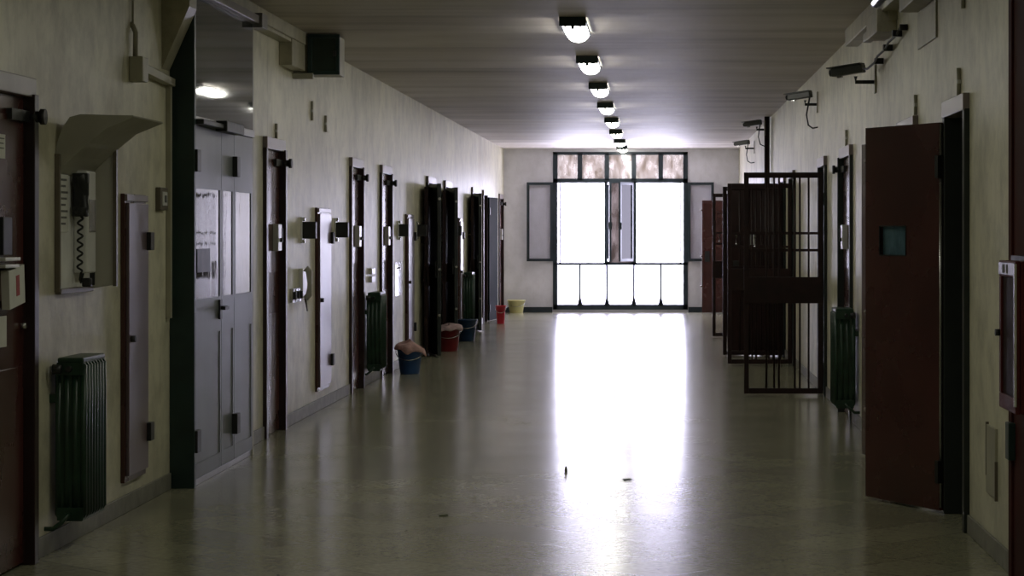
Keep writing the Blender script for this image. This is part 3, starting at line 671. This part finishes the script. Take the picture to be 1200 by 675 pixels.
for nm, f, y, za, zb, lab in (('conduit_stub', fl, 17.52, 2.20, 2.31, 'short conduit above the maroon door past the grey gate'),
                              ('conduit_stub', fr_, 12.02, 2.20, 2.34, 'short pale conduit above the open door with the slot'),
                              ('conduit_stub', fr_, 14.02, 2.20, 2.32, 'short pale conduit above the open leaf of the slotted door'),
                              ('conduit_stub', fr_, 19.1, 2.20, 2.33, 'short conduit with white cap above the narrow dark doorway'),
                              ('conduit_stub', fl, 19.35, 2.42, 2.58, 'upper conduit stub on the wall below the dark green box'),
                              ('conduit_stub', fl, 20.15, 2.36, 2.50, 'lower conduit stub on the wall past the dark green box'),
                              ('conduit_stub', fr_, 11.85, 2.63, 2.83, 'conduit running up to the ceiling above the open slotted door')):
    t = thing(nm, f(Vector((y, 0, za))), lab, 'conduit', 'short wall conduits')
    m = MB(f); m.cyl((y, 0.010, za), (y, 0.010, zb), 0.011, n=8); m.build('tube', 'cream_box', t)
    m = MB(f); m.box(y - 0.025, y + 0.025, 0, 0.018, (za + zb) / 2 - 0.01, (za + zb) / 2 + 0.01); m.build('clip', 'white_metal', t)
bt = thing('call_button', fr_(Vector((17.0, 0, 1.45))), 'tiny black call box with two white buttons beside the open doors', 'call box')
m = MB(fr_); m.box(16.92, 17.02, -0.003, 0.05, 1.585, 1.655); m.build('box', 'black', bt, bevel=0.004)
for z in (1.465, 1.53): MB(fr_).cyl((16.97, -0.003, z), (16.97, 0.035, z), 0.016).build('button', 'white_metal', bt)
pt = thing('wall_hatch_plate', fr_(Vector((10.7, 0, 0.28))), 'small cream cover plate low on the wall below the red cabinet', 'cover plate')
m = MB(fr_); m.box(10.72, 11.02, 0, 0.012, 0.28, 0.60); m.build('plate', 'cream_box', pt, bevel=0.002)
for a, b, c in ((10.715, 0.27, 0.45), (11.005, 0.36, 0.61)): MB(fr_).box(a, a + 0.015, 0, 0.014, b, c).build('edge', 'hood_edge', pt)

# ------------------------------------------------------------------ maroon gate panel and hose cabinet on the near camera-side wall
gp = thing('steel_gate_post', fr_(Vector((9.2, 0, 0))), 'full-height maroon gate frame behind the red hose cabinet', 'gate')
m = MB(fr_); m.box(9.0, 10.19, 0, 0.02, 0.0, 2.96); m.build('panel', 'maroon_matte', gp, bevel=0.004)
m = MB(fr_); m.box(10.11, 10.20, 0, 0.03, 0.0, 2.97).box(9.0, 10.2, 0, 0.035, 2.9, 2.97); m.build('frame', 'maroon_matte', gp, bevel=0.004)
m = MB(fr_); m.box(10.06, 10.16, 0.018, 0.05, 0.52, 0.68); m.build('hinge', 'green_jamb', gp, bevel=0.004)
hc = thing('hose_cabinet', fr_(Vector((9.4, 0.02, 0.78))), 'red fire hose cabinet with dark glazed front and pale top label', 'cabinet')
ya, yb, za, zb, pv = 9.18, 9.62, 0.785, 1.385, 0.155
m = MB(fr_); m.box(ya, yb, 0.02, pv - 0.02, za, zb); m.build('case', 'cab_red', hc, bevel=0.008)
m = MB(fr_); m.box(ya, yb, pv - 0.02, pv, za, za + 0.06).box(ya, yb, pv - 0.02, pv, zb - 0.065, zb).box(ya, ya + 0.05, pv - 0.02, pv, za + 0.06, zb - 0.065).box(yb - 0.05, yb, pv - 0.02, pv, za + 0.06, zb - 0.065)
dr = m.build('door', 'cab_red', hc, bevel=0.004)
m = MB(fr_); m.box(ya + 0.045, yb - 0.045, pv - 0.015, pv - 0.009, za + 0.055, zb - 0.06); m.build('pane', 'cab_glass', dr)
m = MB(fr_); m.box(ya + 0.01, yb - 0.01, pv, pv + 0.004, zb - 0.055, zb - 0.008); lb = m.build('top_label', 'head', hc); lb['label'] = 'pale label strip'
m = MB(fr_); m.box(9.36, 9.40, pv + 0.004, pv + 0.005, zb - 0.05, zb - 0.014).box(9.44, 9.50, pv + 0.004, pv + 0.005, zb - 0.05, zb - 0.014); m.build('print', 'ink', lb)
m = MB(fr_); m.box(ya - 0.002, ya + 0.012, pv - 0.004, pv + 0.006, za + 0.03, zb - 0.01); m.build('highlight_strip', 'steel', hc)  # bright strip added for the highlight along the cabinet's edge
m = MB(fr_); m.cyl((yb - 0.025, pv, 1.09), (yb - 0.025, pv + 0.02, 1.09), 0.014); m.build('latch', 'black', hc)
m = MB(fr_); m.box(ya - 0.03, yb - 0.06, 0.02, pv + 0.02 - 0.06, zb, zb + 0.02); m.build('top_lip', 'black', hc)

# ------------------------------------------------------------------ cameras on the gate-side wall, and the pole
def cctv(y, z, label, reach=0.30, ang=35, cable='loop', mat='cam', base=None):
    c = thing('security_camera', (XR, y, z - 0.1), label, 'camera', 'security cameras on the wall')
    f = fr_; e = Vector((y + 0.0, reach * 0.55, z - 0.03))
    b0 = 0.0 if base is None else base
    m = MB(f); m.box(y - 0.05, y + 0.05, b0 - 0.003, b0 + 0.012, z - 0.14, z + 0.06); m.build('wall_plate', 'cream_box', c, bevel=0.003)
    m = MB(f); m.tube([(y, b0 + 0.01, z - 0.06), (y, e.y, z - 0.06), (y, e.y, z - 0.02)], 0.014, 8); m.build('arm', 'black', c)
    a = math.radians(ang); d = Vector((math.sin(a) * 0.9, math.cos(a), -0.10)).normalized(); s_ = Vector((d.y, -d.x, 0)).normalized(); u = s_.cross(d)
    if u.z < 0: u = -u
    cen = Vector((y, e.y, z + 0.03)) + d * 0.06
    m = MB(f); m.obox(cen, d * 0.125, s_ * 0.034, u * 0.030); bd = m.build('housing', mat, c, bevel=0.008)
    m = MB(f); m.obox(cen + u * 0.035 + d * 0.02, d * 0.135, s_ * 0.040, u * 0.004); m.build('sun_shield', mat, c)
    m = MB(f); m.cyl(cen + d * 0.125, cen + d * 0.145, 0.024, n=16); m.build('lens_ring', 'black', c)
    m = MB(f); m.obox(cen - u * 0.032 + d * 0.07, d * 0.018, s_ * 0.012, u * 0.011); m.build('bracket_screw', 'steel', c)
    if cable == 'loop':
        pts = [cen - d * 0.115, Vector((y, e.y * 0.9, z - 0.16)), Vector((y, e.y * 0.75, z - 0.26)), Vector((y, e.y * 0.4, z - 0.29)), Vector((y, b0, z - 0.28))]
    else:
        pts = [cen - d * 0.115] + [Vector((y - k * 0.30, 0.03 + 0.05 * (1 - k / 7) + 0.015 * (k % 2), z - 0.01 + 0.022 * k)) for k in range(1, 8)]
    m = MB(f); m.tube(pts, 0.008, 6); m.build('cable', 'black', c)
    if cable != 'loop':
        for k in (2, 4, 6): MB(f).obox((y - k * 0.3, 0.035, z + 0.022 * k), (0.03, 0, 0), (0, 0.03, 0), (0, 0, 0.02)).build('cable_clip', 'black', c)
        MB(f).cyl((y - 2.1, 0, z + 0.145), (y - 2.1, 0.05, z + 0.145), 0.02).build('wall_plug', 'black', c)
cctv(16.65, 2.625, 'nearest black camera on the wall, its clipped cable rising toward the ceiling', cable='long', reach=0.26)
cctv(22.60, 2.79, 'second camera from the front, with a hanging cable loop above the barred gate', reach=0.22)
cctv(31.60, 2.94, 'camera fixed to the thin maroon pole above the barred gates', reach=0.36, base=0.09)
cctv(37.00, 2.88, 'farthest small camera on the wall near the end window', reach=0.26)
m = MB(); m.cyl((XR - 0.055, 31.72, 0), (XR - 0.055, 31.72, H), 0.036, n=14)
tag(m.build('maroon_pole', 'gate_red', origin=(XR - 0.055, 31.72, 0), bevel=0), 'thin dark maroon pole rising to the ceiling behind the barred gates', 'pole')
tl = thing('small_lamp', (XR - 0.10, 14.9, 2.93), 'small black lamp with a white glint under the ceiling edge', 'lamp')
m = MB(); m.tube([(XR - 0.125, 14.3, 3.02), (XR - 0.125, 15.35, 3.0)], 0.034, 10); m.build('housing', 'black', tl)
m = MB(); m.tube([(XR - 0.15, 14.75, 2.995), (XR - 0.15, 15.25, 2.985)], 0.013, 8); m.build('lens', 'glint_strip', tl)  # glowing strip stands in for the white highlight on the black housing

# ------------------------------------------------------------------ ceiling lights
def make_lamp():
    t = thing('ceiling_light', (0, 0, 0), '', 'ceiling light', 'fluorescent lights down the ceiling', world=False)
    Ln = 1.30; w, h = 0.088, 0.085
    m = MB(); m.box(-0.065, 0.065, 0.0, Ln, -0.03, 0).box(-0.098, 0.098, -0.012, 0.035, -h + 0.018, 0); m.build('tray', 'green_jamb', t, bevel=0.004)
    n = 10
    prof = lambda k: [(math.cos(PI * i / n) * w * k, -0.028 - math.sin(PI * i / n) * (h - 0.028) * (0.85 + 0.15 * k)) for i in range(n + 1)]
    m = MB(); m.rings([[(x, y, z) for x, z in prof(k)] for y, k in ((0.028, 1), (0.3, 1), (1.0, 1), (Ln - 0.06, 0.96), (Ln - 0.02, 0.8), (Ln, 0.5))]); m.build('lens', 'lens', t)
    for x in (-0.05, 0.0, 0.05):
        m = MB(); m.box(x - 0.012, x + 0.012, -0.016, 0.036, -h - 0.003 + abs(x) * 0.35, -h + 0.028); m.build('clip', 'green_jamb', t)
    for x in (-0.094, 0.094):
        m = MB(); m.box(x - 0.004, x + 0.004, 0.03, Ln - 0.05, -0.036, -0.014); m.build('side_trim', 'green_jamb', t)
    return t
lamp0 = make_lamp()
ordn = ['first and largest ceiling light, closest to the camera', 'second ceiling light from the front', 'third ceiling light from the front', 'fourth ceiling light from the front',
        'fifth ceiling light from the front', 'sixth ceiling light from the front', 'seventh ceiling light, last but one before the window', 'eighth ceiling light, hanging just before the end window']
for i, y in enumerate([17, 20.75, 24.5, 28.25, 32, 35.75, 39.4, 42.4]):
    t = lamp0 if i == 0 else copy_tree(lamp0)
    t.location = (-0.60 - 0.005 * (i % 2), y, H); t['label'] = ordn[i]

# ------------------------------------------------------------------ buckets and cloths
def bucket(x, y, r, h, mat, label, scale_z=1, lip=True):
    b = thing('bucket', (x, y, 0), label, 'bucket', 'plastic buckets along the wall')
    r0 = r * 0.76; t = 0.006
    m = MB(); m.lathe((x, y, 0), [(r0 * 0.96, 0), (r0, 0.008), (r * 0.985, h - 0.02), (r + 0.008, h - 0.018), (r + 0.010, h), (r - t, h), (r0 - t, 0.02), (0.004, 0.018)]); m.build('body', mat, b)
    m = MB(); pts = [(x + (r + 0.012) * math.cos(a), y - (r + 0.012) * math.sin(a) , h - 0.03 - 0.09 * math.sin(a)) for a in (PI * k / 12 for k in range(13))]
    m.tube(pts, 0.0045, 6); m.build('handle', 'steel', b)
    return b
def rag(x, y, r, h, mat, label, seed, lift=0.05, lean=0.0):
    """a cloth thrown over the rim: rumpled disc draping down past the edge"""
    rnd = random.Random(seed); t = thing('rag', (x, y, h), label, 'cloth')
    ph = [rnd.uniform(0, 6.28) for _ in range(6)]
    n, k = 40, 9; m = MB(); rs = []
    for j in range(k):
        s = j / (k - 1); ring = []
        for i in range(n):
            a = 2 * PI * i / n
            w = 0.5 * math.sin(3 * a + ph[0]) + 0.35 * math.sin(5 * a + ph[1]) + 0.25 * math.sin(8 * a + ph[2])
            rad = r * (0.04 + 1.13 * min(1, s / 0.78)) + (0.012 * w if s > 0.7 else 0.0) + max(0, s - 0.78) * 0.05
            top = h + 0.012 + lift * (1 - s) * (1 + 0.5 * math.sin(2 * a + ph[3])) + 0.012 * math.sin(4 * a + ph[4]) * s
            drop = max(0, s - 0.72) / 0.28
            z = top - drop * (0.045 + 0.03 * w) - lean * math.cos(a) * s * 0.06
            ring.append((x + rad * math.cos(a), y + rad * math.sin(a), max(z, h - 0.12)))
        rs.append(ring)
    m.rings(rs, cap=False)
    o = m.build('cloth', mat, t)
    sd = o.modifiers.new('thick', 'SOLIDIFY'); sd.thickness = 0.005
    return t
bucket(-2.60, 24.85, 0.135, 0.27, 'blue_b', 'blue bucket under a pink cloth, nearest of the buckets')
rag(-2.60, 24.85, 0.135, 0.27, 'cloth_pink', 'pink cloth draped over the blue bucket', 3, 0.06, 0.5)
bucket(-2.60, 29.55, 0.145, 0.29, 'red_b', 'dark red bucket under a pale pink cloth')
rag(-2.60, 29.55, 0.145, 0.29, 'cloth_pale', 'pale pink cloth draped over the dark red bucket', 11, 0.04, -0.4)
bucket(-2.60, 32.30, 0.145, 0.30, 'teal_b', 'dark blue bucket behind the dark red one')
bucket(-2.53, 38.40, 0.080, 0.30, 'bright_red_b', 'small bright red bucket beside the black open door')
bucket(-2.58, 43.55, 0.160, 0.24, 'yellow_b', 'pale yellow tub on the floor against the end wall')
# litter on the floor
lt = thing('bottle_cap_litter', (-0.56, 14.7, 0), 'tiny upright scrap standing on the bright floor reflection', 'litter')
m = MB(); m.lathe((-0.56, 14.7, 0), [(0.009, 0), (0.010, 0.012), (0.006, 0.022), (0.007, 0.032)], 10); m.build('scrap', 'litter', lt)
for x, y, lab in ((-0.17, 14.2, 'flat scrap of litter in the middle of the reflection'), (-1.12, 12.4, 'tiny dark scrap of litter out on the tiles')):
    m = MB(); m.obox((x, y, 0.0045), (0.022, 0.006, 0.001), (-0.006, 0.02, 0), (0, 0, 0.0025))
    tag(m.build('paper_scrap', 'litter', origin=(x, y, 0)), lab, 'litter')

# ------------------------------------------------------------------ light and camera
w = bpy.data.worlds.new('World'); S.world = w; w.use_nodes = True
nt = w.node_tree; bg = nt.nodes['Background']
tc = nt.nodes.new('ShaderNodeTexCoord'); sp = nt.nodes.new('ShaderNodeSeparateXYZ'); nt.links.new(tc.outputs['Generated'], sp.inputs[0])
c = ramp(nt, sp.outputs['Z'], [(0.0, (0.80, 0.77, 1.0)), (0.5, (0.74, 0.72, 1.0))])
st = nt.nodes.new('ShaderNodeMapRange'); st.inputs['From Min'].default_value = -0.35; st.inputs['From Max'].default_value = 0.08
st.inputs['To Min'].default_value = 24.0; st.inputs['To Max'].default_value = 17.0
nt.links.new(sp.outputs['Z'], st.inputs['Value']); nt.links.new(st.outputs[0], bg.inputs['Strength'])
nt.links.new(c, bg.inputs['Color'])
pl = bpy.data.lights.new('window_portal', 'AREA'); pl.shape = 'RECTANGLE'; pl.size = 2.5; pl.size_y = 2.95; pl.cycles.is_portal = True
po = bpy.data.objects.new('window_portal', pl); COL.objects.link(po); po.location = (-0.655, YE + 0.24, 1.525); po.rotation_euler = (-PI / 2, 0, 0)

# the same row of fluorescent tubes goes on over and behind the camera
for y in (13.25, 9.5, 5.75, 2.0, -1.5):
    l = bpy.data.lights.new('corridor_tube', 'AREA'); l.shape = 'RECTANGLE'; l.size = 0.18; l.size_y = 1.3; l.energy = TUBE; l.color = (1.0, 1.0, 0.81)
    o = bpy.data.objects.new('corridor_tube', l); COL.objects.link(o); o.location = (-0.60, y + 0.65, H - 0.10)

cam = bpy.data.cameras.new('camera'); co = bpy.data.objects.new('camera', cam); COL.objects.link(co)
co.location = (0, 0, 1.5); co.rotation_euler = (PI / 2, 0, 0)
cam.sensor_width = 36; cam.lens = 36 * 2750 / 1200
cam.shift_x = -168 / 1200; cam.shift_y = -65.5 / 1200
cam.clip_start = 0.05; cam.clip_end = 300
S.camera = co
S.view_settings.view_transform = 'Standard'; S.view_settings.look = 'None'
S.view_settings.exposure = 0.0; S.view_settings.gamma = 1.0
S.cycles.use_denoising = True
S.cycles.max_bounces = 14; S.cycles.diffuse_bounces = 7; S.cycles.glossy_bounces = 5; S.cycles.transparent_max_bounces = 12
S.cycles.sample_clamp_indirect = 20.0
for o in bpy.data.objects:
    if '_world' in o: del o['_world']
